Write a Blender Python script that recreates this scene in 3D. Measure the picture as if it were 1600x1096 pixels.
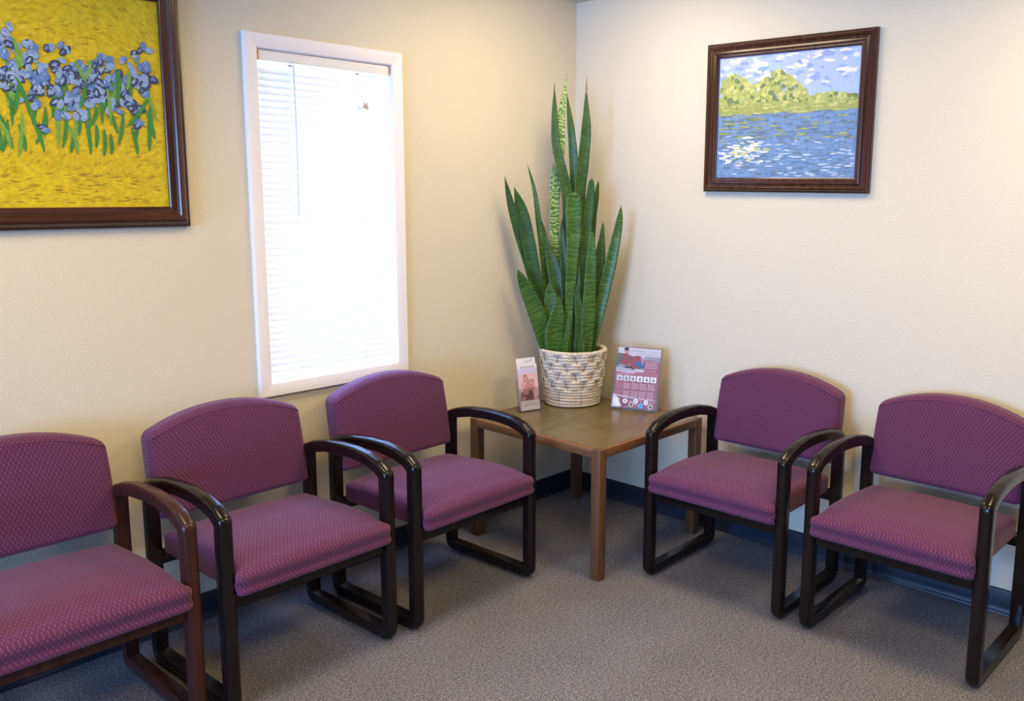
import bpy, bmesh, math, random
from mathutils import Vector, Matrix
R = random.Random(7)
PI = math.pi
C = bpy.context.scene.collection
for o in list(bpy.data.objects): bpy.data.objects.remove(o)
sc = bpy.context.scene

# ------------------------------------------------------------------ camera
cam = bpy.data.cameras.new('camera'); co = bpy.data.objects.new('camera', cam); C.objects.link(co)
cam.sensor_fit = 'HORIZONTAL'; cam.sensor_width = 36.0
cam.lens = 1410.077 / 1600 * 36
cam.shift_x = -0.07125; cam.shift_y = -0.0122
cam.clip_start = 0.05
rt = Vector((0.65505853, -0.75549219, 0.01139637)); up = Vector((0.11640792, 0.11581282, 0.98642617)); fw = Vector((0.74655711, 0.64484024, -0.16380945))
mw = Matrix((rt, up, -fw)).transposed().to_4x4(); mw.translation = Vector((-3.4075, -3.0202, 1.5455))
co.matrix_world = mw
sc.camera = co

# ------------------------------------------------------------------ world, lamps, exposure
w = bpy.data.worlds.new('sky'); sc.world = w; w.use_nodes = True
bg = w.node_tree.nodes['Background']
bg.inputs[0].default_value = (0.28, 0.52, 1.0, 1); bg.inputs[1].default_value = 31.0
sc.view_settings.view_transform = 'Standard'; sc.view_settings.look = 'None'
sc.view_settings.exposure = 0.0; sc.view_settings.gamma = 1.0
try: sc.view_settings.use_curve_mapping = False
except Exception: pass

def area(name, loc, sx, sy, power, col, rot=(0, 0, 0), spread=PI):
    l = bpy.data.lights.new(name, 'AREA'); l.shape = 'RECTANGLE'; l.size = sx; l.size_y = sy
    l.energy = power; l.color = col; l.spread = spread
    o = bpy.data.objects.new(name, l); C.objects.link(o); o.location = loc; o.rotation_euler = rot
    return o
ROOM_X, ROOM_Y, CEIL = -7.5, -7.5, 2.425
WARM = (1.0, 0.75, 0.34)
area('ceiling_lamp', (-0.85, -0.85, CEIL - 0.012), 0.5, 0.5, 16, (1.0, 0.80, 0.52))
bl_ = bpy.data.lights.new('ceiling_bulb', 'POINT'); bl_.energy = 4.5; bl_.color = (1.0, 0.84, 0.62); bl_.shadow_soft_size = 0.07
bo_ = bpy.data.objects.new('ceiling_bulb', bl_); C.objects.link(bo_); bo_.location = (-0.55, -0.62, CEIL - 0.10)
area('ceiling_lamp', (-0.85, -2.5, CEIL - 0.012), 0.6, 0.6, 28, WARM)
area('ceiling_lamp', (-2.7, -0.95, CEIL - 0.012), 0.6, 0.6, 20, WARM, spread=2.7)
area('ceiling_lamp', (-2.9, -2.9, CEIL - 0.012), 1.2, 0.6, 50, WARM, spread=2.7)
# sampling portals for the sky in the glazed openings
for loc, sx, sy, rot in (((ROOM_X - 0.14, -2.1, 1.06), 2.02, 2.58, (0, -PI / 2, 0)), ((-1.404, 0.175, 1.419), 0.60, 1.22, (-PI / 2, 0, 0))):
    o = area('sky_portal', loc, sx, sy, 1, (1, 1, 1), rot); o.data.cycles.is_portal = True

# ------------------------------------------------------------------ materials
def mat(name): 
    m = bpy.data.materials.new(name); m.use_nodes = True
    return m, m.node_tree, m.node_tree.nodes['Principled BSDF']
def N(nt, t, **kw):
    n = nt.nodes.new(t)
    for k, v in kw.items():
        if k.startswith('i_'): n.inputs[k[2:].replace('_', ' ')].default_value = v
        else: setattr(n, k, v)
    return n
def L(nt, a, b): nt.links.new(a, b)
def c4(c): return (c[0], c[1], c[2], 1)
def srgb(r, g, b):
    f = lambda v: (v / 255 / 12.92) if v / 255 <= 0.04045 else ((v / 255 + 0.055) / 1.055) ** 2.4
    return (f(r), f(g), f(b))
def plain(name, col, rough=0.5, spec=0.5, coat=0.0, metallic=0.0):
    m, nt, b = mat(name)
    b.inputs['Base Color'].default_value = c4(col); b.inputs['Roughness'].default_value = rough
    b.inputs['Specular IOR Level'].default_value = spec; b.inputs['Coat Weight'].default_value = coat
    b.inputs['Metallic'].default_value = metallic
    return m
def ramp(nt, fac, stops):
    r = N(nt, 'ShaderNodeValToRGB'); el = r.color_ramp.elements
    while len(el) > 1: el.remove(el[-1])
    el[0].position, el[0].color = stops[0][0], c4(stops[0][1])
    for p, c in stops[1:]:
        e = el.new(p); e.color = c4(c)
    L(nt, fac, r.inputs[0]); return r.outputs[0]
def math_n(nt, op, a, b=None, c=None):
    n = N(nt, 'ShaderNodeMath', operation=op)
    for i, v in enumerate((a, b, c)):
        if v is None: continue
        if isinstance(v, (int, float)): n.inputs[i].default_value = v
        else: L(nt, v, n.inputs[i])
    return n.outputs[0]
def tex_noise(nt, vec, scale, detail=3, rough=0.5, stretch=None):
    n = N(nt, 'ShaderNodeTexNoise'); n.inputs['Scale'].default_value = scale
    n.inputs['Detail'].default_value = detail; n.inputs['Roughness'].default_value = rough
    if stretch:
        mp = N(nt, 'ShaderNodeMapping'); mp.inputs['Scale'].default_value = stretch
        L(nt, vec, mp.inputs[0]); vec = mp.outputs[0]
    L(nt, vec, n.inputs['Vector']); return n.outputs['Fac']
def bump(nt, b, h, strength, dist=0.001):
    n = N(nt, 'ShaderNodeBump'); n.inputs['Strength'].default_value = strength; n.inputs['Distance'].default_value = dist
    L(nt, h, n.inputs['Height']); L(nt, n.outputs[0], b.inputs['Normal'])
def objc(nt): return N(nt, 'ShaderNodeTexCoord').outputs['Object']

def wall_mat():
    m, nt, b = mat('cream_painted_wall'); v = objc(nt)
    n = tex_noise(nt, v, 1.3, 2)
    L(nt, ramp(nt, n, [(0.3, (0.71, 0.635, 0.50)), (0.7, (0.73, 0.655, 0.515))]), b.inputs['Base Color'])
    b.inputs['Roughness'].default_value = 0.55; b.inputs['Specular IOR Level'].default_value = 0.3
    bump(nt, b, tex_noise(nt, v, 150, 2), 0.6, 0.0026); return m
def carpet_mat():
    m, nt, b = mat('grey_loop_carpet'); v = objc(nt)
    a = tex_noise(nt, v, 240, 2, 0.6); s = tex_noise(nt, v, 90, 2); l = tex_noise(nt, v, 5, 3)
    mixv = math_n(nt, 'ADD', math_n(nt, 'MULTIPLY', a, 0.75), math_n(nt, 'ADD', math_n(nt, 'MULTIPLY', s, 0.2), math_n(nt, 'MULTIPLY', l, 0.05)))
    L(nt, ramp(nt, mixv, [(0.34, (0.017, 0.017, 0.022)), (0.5, (0.150, 0.147, 0.170)), (0.65, (0.36, 0.355, 0.405))]), b.inputs['Base Color'])
    b.inputs['Roughness'].default_value = 0.95; b.inputs['Specular IOR Level'].default_value = 0.1
    bump(nt, b, a, 0.6, 0.004); return m
def wood_mat(name, c0, c1, c2, rough, coat=0.0, along='Z', scale=1.0, spec=0.5):
    m, nt, b = mat(name); v = objc(nt)
    st = {'X': (2, 45, 45), 'Y': (45, 2, 45), 'Z': (45, 45, 2), 'M': (7, 18, 18)}[along]
    n = tex_noise(nt, v, 1.0 * scale, 5, 0.6, st)
    L(nt, ramp(nt, n, [(0.3, c0), (0.5, c1), (0.72, c2)]), b.inputs['Base Color'])
    b.inputs['Roughness'].default_value = rough; b.inputs['Coat Weight'].default_value = coat; b.inputs['Coat Roughness'].default_value = 0.12
    b.inputs['Specular IOR Level'].default_value = spec
    if along != 'M': bump(nt, b, n, 0.05, 0.0008)
    return m
def fabric_mat():
    m, nt, b = mat('plum_patterned_upholstery')
    uv = N(nt, 'ShaderNodeTexCoord').outputs['UV']; sp = N(nt, 'ShaderNodeSeparateXYZ'); L(nt, uv, sp.inputs[0])
    W, H = 0.0130, 0.0105
    v = math_n(nt, 'DIVIDE', sp.outputs[1], H); row = math_n(nt, 'FLOOR', v); fy = math_n(nt, 'SUBTRACT', math_n(nt, 'FRACT', v), 0.5)
    u = math_n(nt, 'ADD', math_n(nt, 'DIVIDE', sp.outputs[0], W), math_n(nt, 'MULTIPLY', row, 0.5))
    par = math_n(nt, 'SUBTRACT', math_n(nt, 'MULTIPLY', math_n(nt, 'FRACT', math_n(nt, 'MULTIPLY', row, 0.5)), 4), 1)
    fx = math_n(nt, 'SUBTRACT', math_n(nt, 'FRACT', u), 0.5)
    t = math_n(nt, 'ABSOLUTE', math_n(nt, 'ADD', fx, math_n(nt, 'MULTIPLY', math_n(nt, 'MULTIPLY', fy, par), 0.22)))
    inx = N(nt, 'ShaderNodeMapRange'); inx.inputs[1].default_value = 0.04; inx.inputs[2].default_value = 0.12; inx.inputs[3].default_value = 1; inx.inputs[4].default_value = 0
    L(nt, t, inx.inputs[0])
    iny = N(nt, 'ShaderNodeMapRange'); iny.inputs[1].default_value = 0.36; iny.inputs[2].default_value = 0.48; iny.inputs[3].default_value = 1; iny.inputs[4].default_value = 0
    L(nt, math_n(nt, 'ABSOLUTE', fy), iny.inputs[0])
    dash = math_n(nt, 'MULTIPLY', inx.outputs[0], iny.outputs[0])
    wv = tex_noise(nt, uv, 420, 2)
    dash = math_n(nt, 'MULTIPLY', dash, math_n(nt, 'ADD', math_n(nt, 'MULTIPLY', wv, 0.9), 0.35))
    base = ramp(nt, wv, [(0.3, (0.073, 0.016, 0.050)), (0.7, (0.111, 0.027, 0.080))])
    mx = N(nt, 'ShaderNodeMix', data_type='RGBA'); L(nt, dash, mx.inputs['Factor']); L(nt, base, mx.inputs['A'])
    mx.inputs['B'].default_value = (0.215, 0.088, 0.155, 1)
    L(nt, mx.outputs['Result'], b.inputs['Base Color'])
    b.inputs['Roughness'].default_value = 0.85; b.inputs['Specular IOR Level'].default_value = 0.2
    b.inputs['Sheen Weight'].default_value = 0.24; b.inputs['Sheen Roughness'].default_value = 0.45; b.inputs['Sheen Tint'].default_value = (0.95, 0.75, 0.9, 1)
    bump(nt, b, math_n(nt, 'ADD', wv, dash), 0.3, 0.0008); return m
def leaf_mat(name, dark, mid, light, band=0.5):
    m, nt, b = mat(name)
    uv = N(nt, 'ShaderNodeTexCoord').outputs['UV']; oi = N(nt, 'ShaderNodeObjectInfo')
    sp = N(nt, 'ShaderNodeSeparateXYZ'); L(nt, uv, sp.inputs[0])
    n = tex_noise(nt, uv, 14, 3, 0.6, (0.5, 1.0, 1))
    vv = math_n(nt, 'ADD', math_n(nt, 'MULTIPLY', sp.outputs[1], 330), math_n(nt, 'ADD', math_n(nt, 'MULTIPLY', n, 34), math_n(nt, 'MULTIPLY', oi.outputs['Random'], 50)))
    s = math_n(nt, 'SINE', vv)
    s2 = math_n(nt, 'ADD', math_n(nt, 'MULTIPLY', math_n(nt, 'ADD', math_n(nt, 'MULTIPLY', s, 0.5), 0.5), band), math_n(nt, 'MULTIPLY', n, 1 - band))
    col = ramp(nt, s2, [(0.2, dark), (0.5, mid), (0.85, light)])
    L(nt, col, b.inputs['Base Color']); b.inputs['Roughness'].default_value = 0.42
    bump(nt, b, n, 0.1, 0.001); return m
def translucent_mat(name, col, fac):
    m, nt, b = mat(name); out = nt.nodes['Material Output']
    b.inputs['Base Color'].default_value = c4(col); b.inputs['Roughness'].default_value = 0.75; b.inputs['Specular IOR Level'].default_value = 0.2
    t = N(nt, 'ShaderNodeBsdfTranslucent'); t.inputs[0].default_value = c4(col)
    mx = N(nt, 'ShaderNodeMixShader'); mx.inputs[0].default_value = fac
    L(nt, b.outputs[0], mx.inputs[1]); L(nt, t.outputs[0], mx.inputs[2]); L(nt, mx.outputs[0], out.inputs[0]); return m
def glass_mat(name, tint=(1, 1, 1), refl=0.06):
    m, nt, b = mat(name); out = nt.nodes['Material Output']
    t = N(nt, 'ShaderNodeBsdfTransparent'); t.inputs[0].default_value = c4(tint)
    g = N(nt, 'ShaderNodeBsdfGlossy'); g.inputs['Roughness'].default_value = 0.03
    f = N(nt, 'ShaderNodeLayerWeight'); f.inputs[0].default_value = 0.5
    mx = N(nt, 'ShaderNodeMixShader'); L(nt, math_n(nt, 'ADD', math_n(nt, 'MULTIPLY', math_n(nt, 'POWER', f.outputs['Facing'], 4.0), 0.5), refl - 0.02), mx.inputs[0])
    L(nt, t.outputs[0], mx.inputs[1]); L(nt, g.outputs[0], mx.inputs[2]); L(nt, mx.outputs[0], out.inputs[0]); return m
def painted(name, c0, c1, scale, stretch=(1, 1, 1)):
    m, nt, b = mat(name); v = objc(nt)
    n = tex_noise(nt, v, scale, 4, 0.65, stretch)
    L(nt, ramp(nt, n, [(0.35, c0), (0.65, c1)]), b.inputs['Base Color']); b.inputs['Roughness'].default_value = 0.5
    bump(nt, b, n, 0.4, 0.001); return m

M_wall = wall_mat(); M_carpet = carpet_mat(); M_fabric = fabric_mat()
M_ceil = plain('white_ceiling_paint', (0.62, 0.59, 0.53), 0.8)
M_unseen_dark = plain('unseen_wall_dark_brown', (0.22, 0.14, 0.08), 0.5)  # dark brown invented for the unseen walls, to cut bounced fill light
M_base = plain('black_vinyl_base', (0.012, 0.018, 0.034), 0.35, 0.5)
M_trim = plain('white_gloss_trim', (0.90, 0.86, 0.88), 0.35)
M_vinyl = plain('white_vinyl_sash', (0.75, 0.76, 0.80), 0.4)
M_slat = translucent_mat('white_blind_slat', (0.86, 0.86, 0.88), 0.025)
M_head = plain('white_blind_metal', (0.82, 0.80, 0.80), 0.35)
M_cord = plain('white_cord', (0.80, 0.79, 0.80), 0.7)
M_wand = plain('clear_plastic_wand', (0.80, 0.78, 0.80), 0.3)
M_tan = plain('tan_plastic', (0.62, 0.42, 0.28), 0.5)
M_glass = glass_mat('window_glass', (0.95, 0.97, 1.0)); M_acryl = glass_mat('clear_acrylic', (0.93, 0.93, 0.95), 0.075)
M_wood = wood_mat('espresso_stained_wood', (0.006, 0.0032, 0.0035), (0.009, 0.005, 0.005), (0.014, 0.0075, 0.007), 0.19, 0.0, 'Z', 1.0, 0.30)
M_wood2 = wood_mat('mahogany_stained_wood', (0.026, 0.0075, 0.006), (0.042, 0.012, 0.009), (0.060, 0.019, 0.013), 0.28, 0.0, 'Z', 1.0, 0.30)
M_tlam = wood_mat('olive_brown_laminate', (0.120, 0.083, 0.030), (0.145, 0.102, 0.040), (0.175, 0.125, 0.054), 0.26, 0.0, 'M', 1.0)
M_tleg = wood_mat('walnut_table_wood', (0.085, 0.035, 0.013), (0.125, 0.053, 0.020), (0.165, 0.074, 0.029), 0.42, 0.0, 'Z', 0.8)
M_trx = wood_mat('walnut_rail_x', (0.115, 0.042, 0.014), (0.175, 0.068, 0.022), (0.235, 0.098, 0.034), 0.42, 0.0, 'X', 0.8)
M_try = wood_mat('walnut_rail_y', (0.115, 0.042, 0.014), (0.175, 0.068, 0.022), (0.235, 0.098, 0.034), 0.42, 0.0, 'Y', 0.8)
M_fr_h = wood_mat('cherry_frame_across', (0.026, 0.008, 0.004), (0.056, 0.0175, 0.009), (0.090, 0.031, 0.015), 0.20, 0.0, 'X', 1.0)
M_fr_v = wood_mat('cherry_frame_upright', (0.026, 0.008, 0.004), (0.056, 0.0175, 0.009), (0.090, 0.031, 0.015), 0.20, 0.0, 'Z', 1.0)
M_glide = plain('grey_plastic_glide', (0.06, 0.055, 0.05), 0.5)
M_leaf = leaf_mat('snake_plant_green', (0.013, 0.046, 0.008), (0.032, 0.088, 0.013), (0.080, 0.160, 0.028), 0.22)
M_leafb = leaf_mat('snake_plant_banded', (0.016, 0.060, 0.009), (0.048, 0.122, 0.017), (0.115, 0.220, 0.038), 0.34)
M_leafp = leaf_mat('snake_plant_pale', (0.090, 0.210, 0.045), (0.260, 0.400, 0.110), (0.500, 0.600, 0.260), 0.75)
M_leaft = plain('dry_leaf_tip', (0.28, 0.17, 0.08), 0.7)
def rope_mat():
    m, nt, b = mat('natural_seagrass_rope'); v = objc(nt)
    n = tex_noise(nt, v, 130, 4, 0.6)
    L(nt, ramp(nt, n, [(0.3, (0.42, 0.33, 0.23)), (0.5, (0.66, 0.56, 0.44)), (0.7, (0.80, 0.71, 0.59))]), b.inputs['Base Color'])
    b.inputs['Roughness'].default_value = 0.85; bump(nt, b, n, 0.5, 0.002); return m
M_rope = rope_mat(); M_twine = plain('dark_twine', (0.20, 0.15, 0.09), 0.9); M_soil = painted('potting_soil', (0.02, 0.014, 0.008), (0.06, 0.042, 0.025), 90)
M_gap_shade = plain('brown_gap_shade', (0.16, 0.12, 0.08), 0.9)  # for an added inner cylinder, shade between the coils put in as brown

# ------------------------------------------------------------------ mesh helpers
def link(name, me, m=None, parent=None):
    o = bpy.data.objects.new(name, me); C.objects.link(o)
    if m is not None: me.materials.append(m)
    if parent is not None: o.parent = parent
    return o
def mesh(name, vs, fs, smooth=True, uvs=None):
    me = bpy.data.meshes.new(name); me.from_pydata([tuple(v) for v in vs], [], fs); me.update()
    if uvs is not None:
        lay = me.uv_layers.new(name='UVMap')
        k = 0
        for f in uvs:
            for p in f: lay.data[k].uv = p; k += 1
    if smooth:
        for p in me.polygons: p.use_smooth = True
    return me
def sharp(me, deg=35):
    try: me.set_sharp_from_angle(angle=math.radians(deg))
    except Exception: pass
    return me
def thing(name, label, cat, loc=(0, 0, 0), rz=0, group=None):
    o = bpy.data.objects.new(name, None); o.empty_display_size = 0.1; C.objects.link(o)
    o.location = loc; o.rotation_euler = (0, 0, rz); o['label'] = label; o['category'] = cat
    if group: o['group'] = group
    return o
def tag(o, label, cat, group=None):
    o['label'] = label; o['category'] = cat
    if group: o['group'] = group
    return o
def struct(o): o['kind'] = 'structure'; return o
def box_me(name, a, b, bev=0.0, seg=2):
    bm = bmesh.new(); bmesh.ops.create_cube(bm, size=1)
    for v in bm.verts: v.co = Vector([a[i] + (v.co[i] + 0.5) * (b[i] - a[i]) for i in range(3)])
    if bev: bmesh.ops.bevel(bm, geom=bm.edges[:], offset=bev, segments=seg, profile=0.5, affect='EDGES')
    me = bpy.data.meshes.new(name); bm.to_mesh(me); bm.free()
    if bev:
        for p in me.polygons: p.use_smooth = True
        sharp(me, 50)
    return me
def box(name, a, b, m, parent=None, bev=0.0): return link(name, box_me(name, a, b, bev), m, parent)
def rbox(ext, r, div, nc=3):
    """rounded box surface: centred, half extents ext; returns verts, faces, uvs (metres, unfolded)"""
    ax = []
    for i in range(3):
        e = ext[i]; rr = min(r, e * 0.98); ts = [rr * math.tan(PI / 4 * k / nc) for k in range(nc + 1)]
        lo = [-e + rr - t for t in reversed(ts)]; hi = [e - rr + t for t in ts]
        n = div[i]; mid = [lo[-1] + (hi[0] - lo[-1]) * k / n for k in range(1, n)]
        ax.append(lo + mid + hi)
    vs = []; idx = {}
    def vid(p):
        k = tuple(round(x, 7) for x in p)
        if k not in idx:
            q = [max(-ext[i] + min(r, ext[i] * .98), min(ext[i] - min(r, ext[i] * .98), p[i])) for i in range(3)]
            d = Vector([p[i] - q[i] for i in range(3)])
            rr = min(r, min(ext) * .98)
            v = Vector(q) + (d.normalized() * rr if d.length > 1e-9 else Vector((0, 0, 0)))
            idx[k] = len(vs); vs.append(v)
        return idx[k]
    fs = []; uvs = []
    for a in range(3):
        b, c = (a + 1) % 3, (a + 2) % 3
        for s in (-1, 1):
            for i in range(len(ax[b]) - 1):
                for j in range(len(ax[c]) - 1):
                    q = []
                    for (di, dj) in ((0, 0), (1, 0), (1, 1), (0, 1)):
                        p = [0, 0, 0]; p[a] = s * ext[a]; p[b] = ax[b][i + di]; p[c] = ax[c][j + dj]; q.append(p)
                    if s < 0: q.reverse()
                    fs.append([vid(p) for p in q])
                    if a == 2: uvs.append([(p[0], p[1]) for p in q])
                    elif a == 1: uvs.append([(p[0], s * (ext[1] + ext[2] - p[2])) for p in q])
                    else: uvs.append([(s * (ext[0] + ext[2] - p[2]), p[1]) for p in q])
    return vs, fs, uvs
def tube(pts, rad, n=8, closed=False, cap=True):
    """tube along 3D points; rad number or list"""
    P = [Vector(p) for p in pts]; m = len(P); vs = []; fs = []
    prev = None
    for i in range(m):
        if closed: t = P[(i + 1) % m] - P[i - 1]
        else: t = P[min(i + 1, m - 1)] - P[max(i - 1, 0)]
        t.normalize()
        if prev is None:
            a = Vector((0, 0, 1)) if abs(t.z) < 0.9 else Vector((1, 0, 0))
            u = t.cross(a).normalized()
        else: u = (prev - t * prev.dot(t)).normalized()
        prev = u; v = t.cross(u)
        r = rad[i] if isinstance(rad, (list, tuple)) else rad
        for k in range(n):
            an = 2 * PI * k / n; vs.append(P[i] + u * (r * math.cos(an)) + v * (r * math.sin(an)))
    for i in range(m if closed else m - 1):
        for k in range(n):
            a = i * n + k; b = i * n + (k + 1) % n; i2 = (i + 1) % m
            fs.append((a, b, i2 * n + (k + 1) % n, i2 * n + k))
    if not closed and cap:
        fs.append(tuple(reversed(range(n)))); fs.append(tuple(range((m - 1) * n, m * n)))
    return vs, fs
def join(*parts):
    vs = []; fs = []
    for v, f in parts:
        o = len(vs); vs += list(v); fs += [tuple(i + o for i in q) for q in f]
    return vs, fs
def fillet(pts, radii, closed=False, n=6):
    out = []; m = len(pts)
    for i in range(m):
        r = radii[i]
        if r <= 0 or (not closed and i in (0, m - 1)): out.append(pts[i]); continue
        p = Vector(pts[i]); a = Vector(pts[i - 1]) - p; b = Vector(pts[(i + 1) % m]) - p
        a.normalize(); b.normalize(); half = a.angle(b) / 2; d = r / math.tan(half)
        s, e = p + a * d, p + b * d; c = p + (a + b).normalized() * (r / math.sin(half))
        a0 = math.atan2((s - c).y, (s - c).x); a1 = math.atan2((e - c).y, (e - c).x)
        da = (a1 - a0 + PI) % (2 * PI) - PI
        for k in range(n + 1): out.append((c.x + r * math.cos(a0 + da * k / n), c.y + r * math.sin(a0 + da * k / n)))
    return out

# ------------------------------------------------------------------ room shell
T = 0.16
struct(box('floor', (ROOM_X - T, ROOM_Y - T, -0.1), (T, T, 0), M_carpet))
struct(box('ceiling', (ROOM_X - T, ROOM_Y - T, CEIL), (T, T, CEIL + 0.12), M_ceil))
def wall_hole(name, axis, pos, thick, lo, hi, hole, m=None):
    """wall slab in plane axis=pos..pos+thick running lo..hi with one opening (u0,u1,z0,z1)"""
    parts = []
    u0, u1, z0, z1 = hole
    rects = [(lo, u0, 0, CEIL), (u1, hi, 0, CEIL), (u0, u1, 0, z0), (u0, u1, z1, CEIL)]
    bm = bmesh.new()
    for (a, b, c, d) in rects:
        if b - a < 1e-4 or d - c < 1e-4: continue
        r = bmesh.ops.create_cube(bm, size=1)
        for v in r['verts']:
            u = a + (v.co.x + .5) * (b - a); t = pos + (v.co.y + .5) * thick; z = c + (v.co.z + .5) * (d - c)
            v.co = (u, t, z) if axis == 'y' else (t, u, z)
    me = bpy.data.meshes.new(name); bm.normal_update(); bm.to_mesh(me); bm.free()
    bm = bmesh.new(); bm.from_mesh(me); bmesh.ops.recalc_face_normals(bm, faces=bm.faces[:]); bm.to_mesh(me); bm.free()
    return struct(link(name, me, m or M_wall))
WX0, WX1, WZ0, WZ1 = -1.697, -1.111, 0.815, 2.023
wall_hole('wall_left', 'y', 0, T, ROOM_X, T, (WX0, WX1, WZ0, WZ1))
struct(box('wall_right', (0, ROOM_Y, 0), (T, 0, CEIL), M_wall))
struct(box('wall_rear', (ROOM_X, ROOM_Y - T, 0), (T, ROOM_Y, CEIL), M_unseen_dark))
wall_hole('wall_entry', 'x', ROOM_X - T, T, ROOM_Y, 0, (-3.4, -0.8, 0.04, 2.1), M_unseen_dark)
# baseboards: vinyl cove profile
def baseboard(name, a, b, along):
    prof = [(0, 0), (0.016, 0), (0.0165, 0.003), (0.0105, 0.010), (0.0075, 0.018), (0.0065, 0.03), (0.0062, 0.090), (0.0045, 0.0955), (0.002, 0.0964), (0, 0.0964)]
    vs = []; n = len(prof)
    for u in (a, b):
        for d, z in prof: vs.append((u, -d, z) if along == 'x' else (-d, u, z))
    fs = [(i, (i + 1) % n, n + (i + 1) % n, n + i) for i in range(n)] + [tuple(range(n)), tuple(range(2 * n - 1, n - 1, -1))]
    me = mesh(name, vs, fs)
    bm = bmesh.new(); bm.from_mesh(me); bmesh.ops.recalc_face_normals(bm, faces=bm.faces[:]); bm.to_mesh(me); bm.free()
    sharp(me, 60); return struct(link(name, me, M_base))
baseboard('baseboard_left', ROOM_X, -0.0005, 'x'); baseboard('baseboard_right', ROOM_Y, -0.0005, 'y')

# ------------------------------------------------------------------ window on the left wall
def casing(name, P, Q, inward, parent, W=0.051):
    """mitred casing member from outer corner P to Q (x,z); inward = unit vector to the opening"""
    P = Vector(P); Q = Vector(Q); d = (Q - P).normalized(); iw = Vector(inward)
    prof = [(0, 0), (0, 0.016), (0.003, 0.0185), (0.012, 0.0185), (0.030, 0.0172), (0.043, 0.0145), (0.047, 0.0140), (W, 0.0100), (W, 0)]
    vs = []; n = len(prof)
    for e, s in ((P, 1), (Q, -1)):
        for o, h in prof:
            q = e + iw * o + d * (o * s); vs.append((q.x, -h, q.y))
    fs = [(i, (i + 1) % n, n + (i + 1) % n, n + i) for i in range(n)] + [tuple(range(n)), tuple(range(2 * n - 1, n - 1, -1))]
    me = mesh(name, vs, fs); bm = bmesh.new(); bm.from_mesh(me); bmesh.ops.recalc_face_normals(bm, faces=bm.faces[:]); bm.to_mesh(me); bm.free()
    sharp(me, 25); return link(name, me, M_trim, parent)
win = bpy.data.objects.new('window_1', None); C.objects.link(win); struct(win)
ox0, ox1, oz0, oz1 = -1.742, -1.066, 0.770, 2.068
casing('casing', (ox0, oz0), (ox0, oz1), (1, 0), win); casing('casing', (ox0, oz1), (ox1, oz1), (0, -1), win)
casing('casing', (ox1, oz1), (ox1, oz0), (-1, 0), win); casing('casing', (ox1, oz0), (ox0, oz0), (0, 1), win)
for (a, b) in (((WX0, 0.0, WZ0), (WX0 + 0.008, T, WZ1)), ((WX1 - 0.008, 0.0, WZ0), (WX1, T, WZ1)), ((WX0, 0.0, WZ1 - 0.008), (WX1, T, WZ1))):
    box('jamb', a, b, M_trim, win)
box('sill', (WX0, 0.0, WZ0), (WX1, T, WZ0 + 0.010), M_trim, win)
gy = 0.115
for (a, b) in (((WX0 + .008, gy - .02, WZ0 + .01), (WX0 + .05, gy + .02, WZ1 - .008)), ((WX1 - .05, gy - .02, WZ0 + .01), (WX1 - .008, gy + .02, WZ1 - .008)),
               ((WX0 + .05, gy - .02, WZ0 + .01), (WX1 - .05, gy + .02, WZ0 + .055)), ((WX0 + .05, gy - .02, WZ1 - .085), (WX1 - .05, gy + .02, WZ1 - .008))):
    box('sash', a, b, M_vinyl, win)
box('sash', (WX0 + .05, gy - .02, 1.40), (WX1 - .05, gy + .02, 1.44), M_vinyl, win)
box('pane', (WX0 + .05, gy - .003, WZ0 + .055), (WX1 - .05, gy + .003, 1.40), M_glass, win)
box('pane', (WX0 + .05, gy - .003, 1.44), (WX1 - .05, gy + .003, WZ1 - .085), M_glass, win)
# mini blind hung in the opening
bl = thing('window_blind', 'closed white mini blind with wand glowing in the window', 'blind', (0, 0, 0))
bx0, bx1 = WX0 + 0.011, WX1 - 0.016
by = 0.013
hv = [(-.020, -.018), (-.020, .010), (-.016, .0175), (-.010, .019), (.018, .019), (.018, -.018)]   # head rail section (y,z)
hz = 1.995
n = len(hv); vs = [(x, by + y, hz + z) for x in (bx0, bx1) for (y, z) in hv]
fs = [(i, (i + 1) % n, n + (i + 1) % n, n + i) for i in range(n)] + [tuple(range(n)), tuple(range(2 * n - 1, n - 1, -1))]
me = mesh('headrail', vs, fs, False); bm = bmesh.new(); bm.from_mesh(me); bmesh.ops.recalc_face_normals(bm, faces=bm.faces[:]); bm.to_mesh(me); bm.free()
hd = link('headrail', me, M_head, bl)
for x in (bx0, bx1): box('end_cap', (x - .002, by - .0215, hz - .019), (x + .002, by + .019, hz + .0195), M_tan, hd)
top, bot = 1.946, 0.842
NS = 47
pit = (top - bot) / (NS - 1)
tilt = math.radians(71)
sv = []; K = 5
for x in (bx0 + .003, bx1 - .003):
    for k in range(K):
        s = (k / (K - 1) - .5) * 0.0275; h = 0.0022 * (1 - (2 * k / (K - 1) - 1) ** 2)
        y, z = s * math.cos(tilt) - h * math.sin(tilt), s * math.sin(tilt) + h * math.cos(tilt)
        sv.append((x, y, z))
sf = [(k, k + 1, K + k + 1, K + k) for k in range(K - 1)]
slat_me = mesh('slat', sv, sf); slat_me.materials.append(M_slat)
for i in range(NS):
    s = link('slat', slat_me, None, bl); s.location = (0, by, top - i * pit); s.rotation_euler = (R.uniform(-.03, .03), 0, 0)
box('bottom_rail', (bx0 + .003, by - .012, 0.818), (bx1 - .003, by + .012, 0.830), M_head, bl, 0.003)
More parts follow.
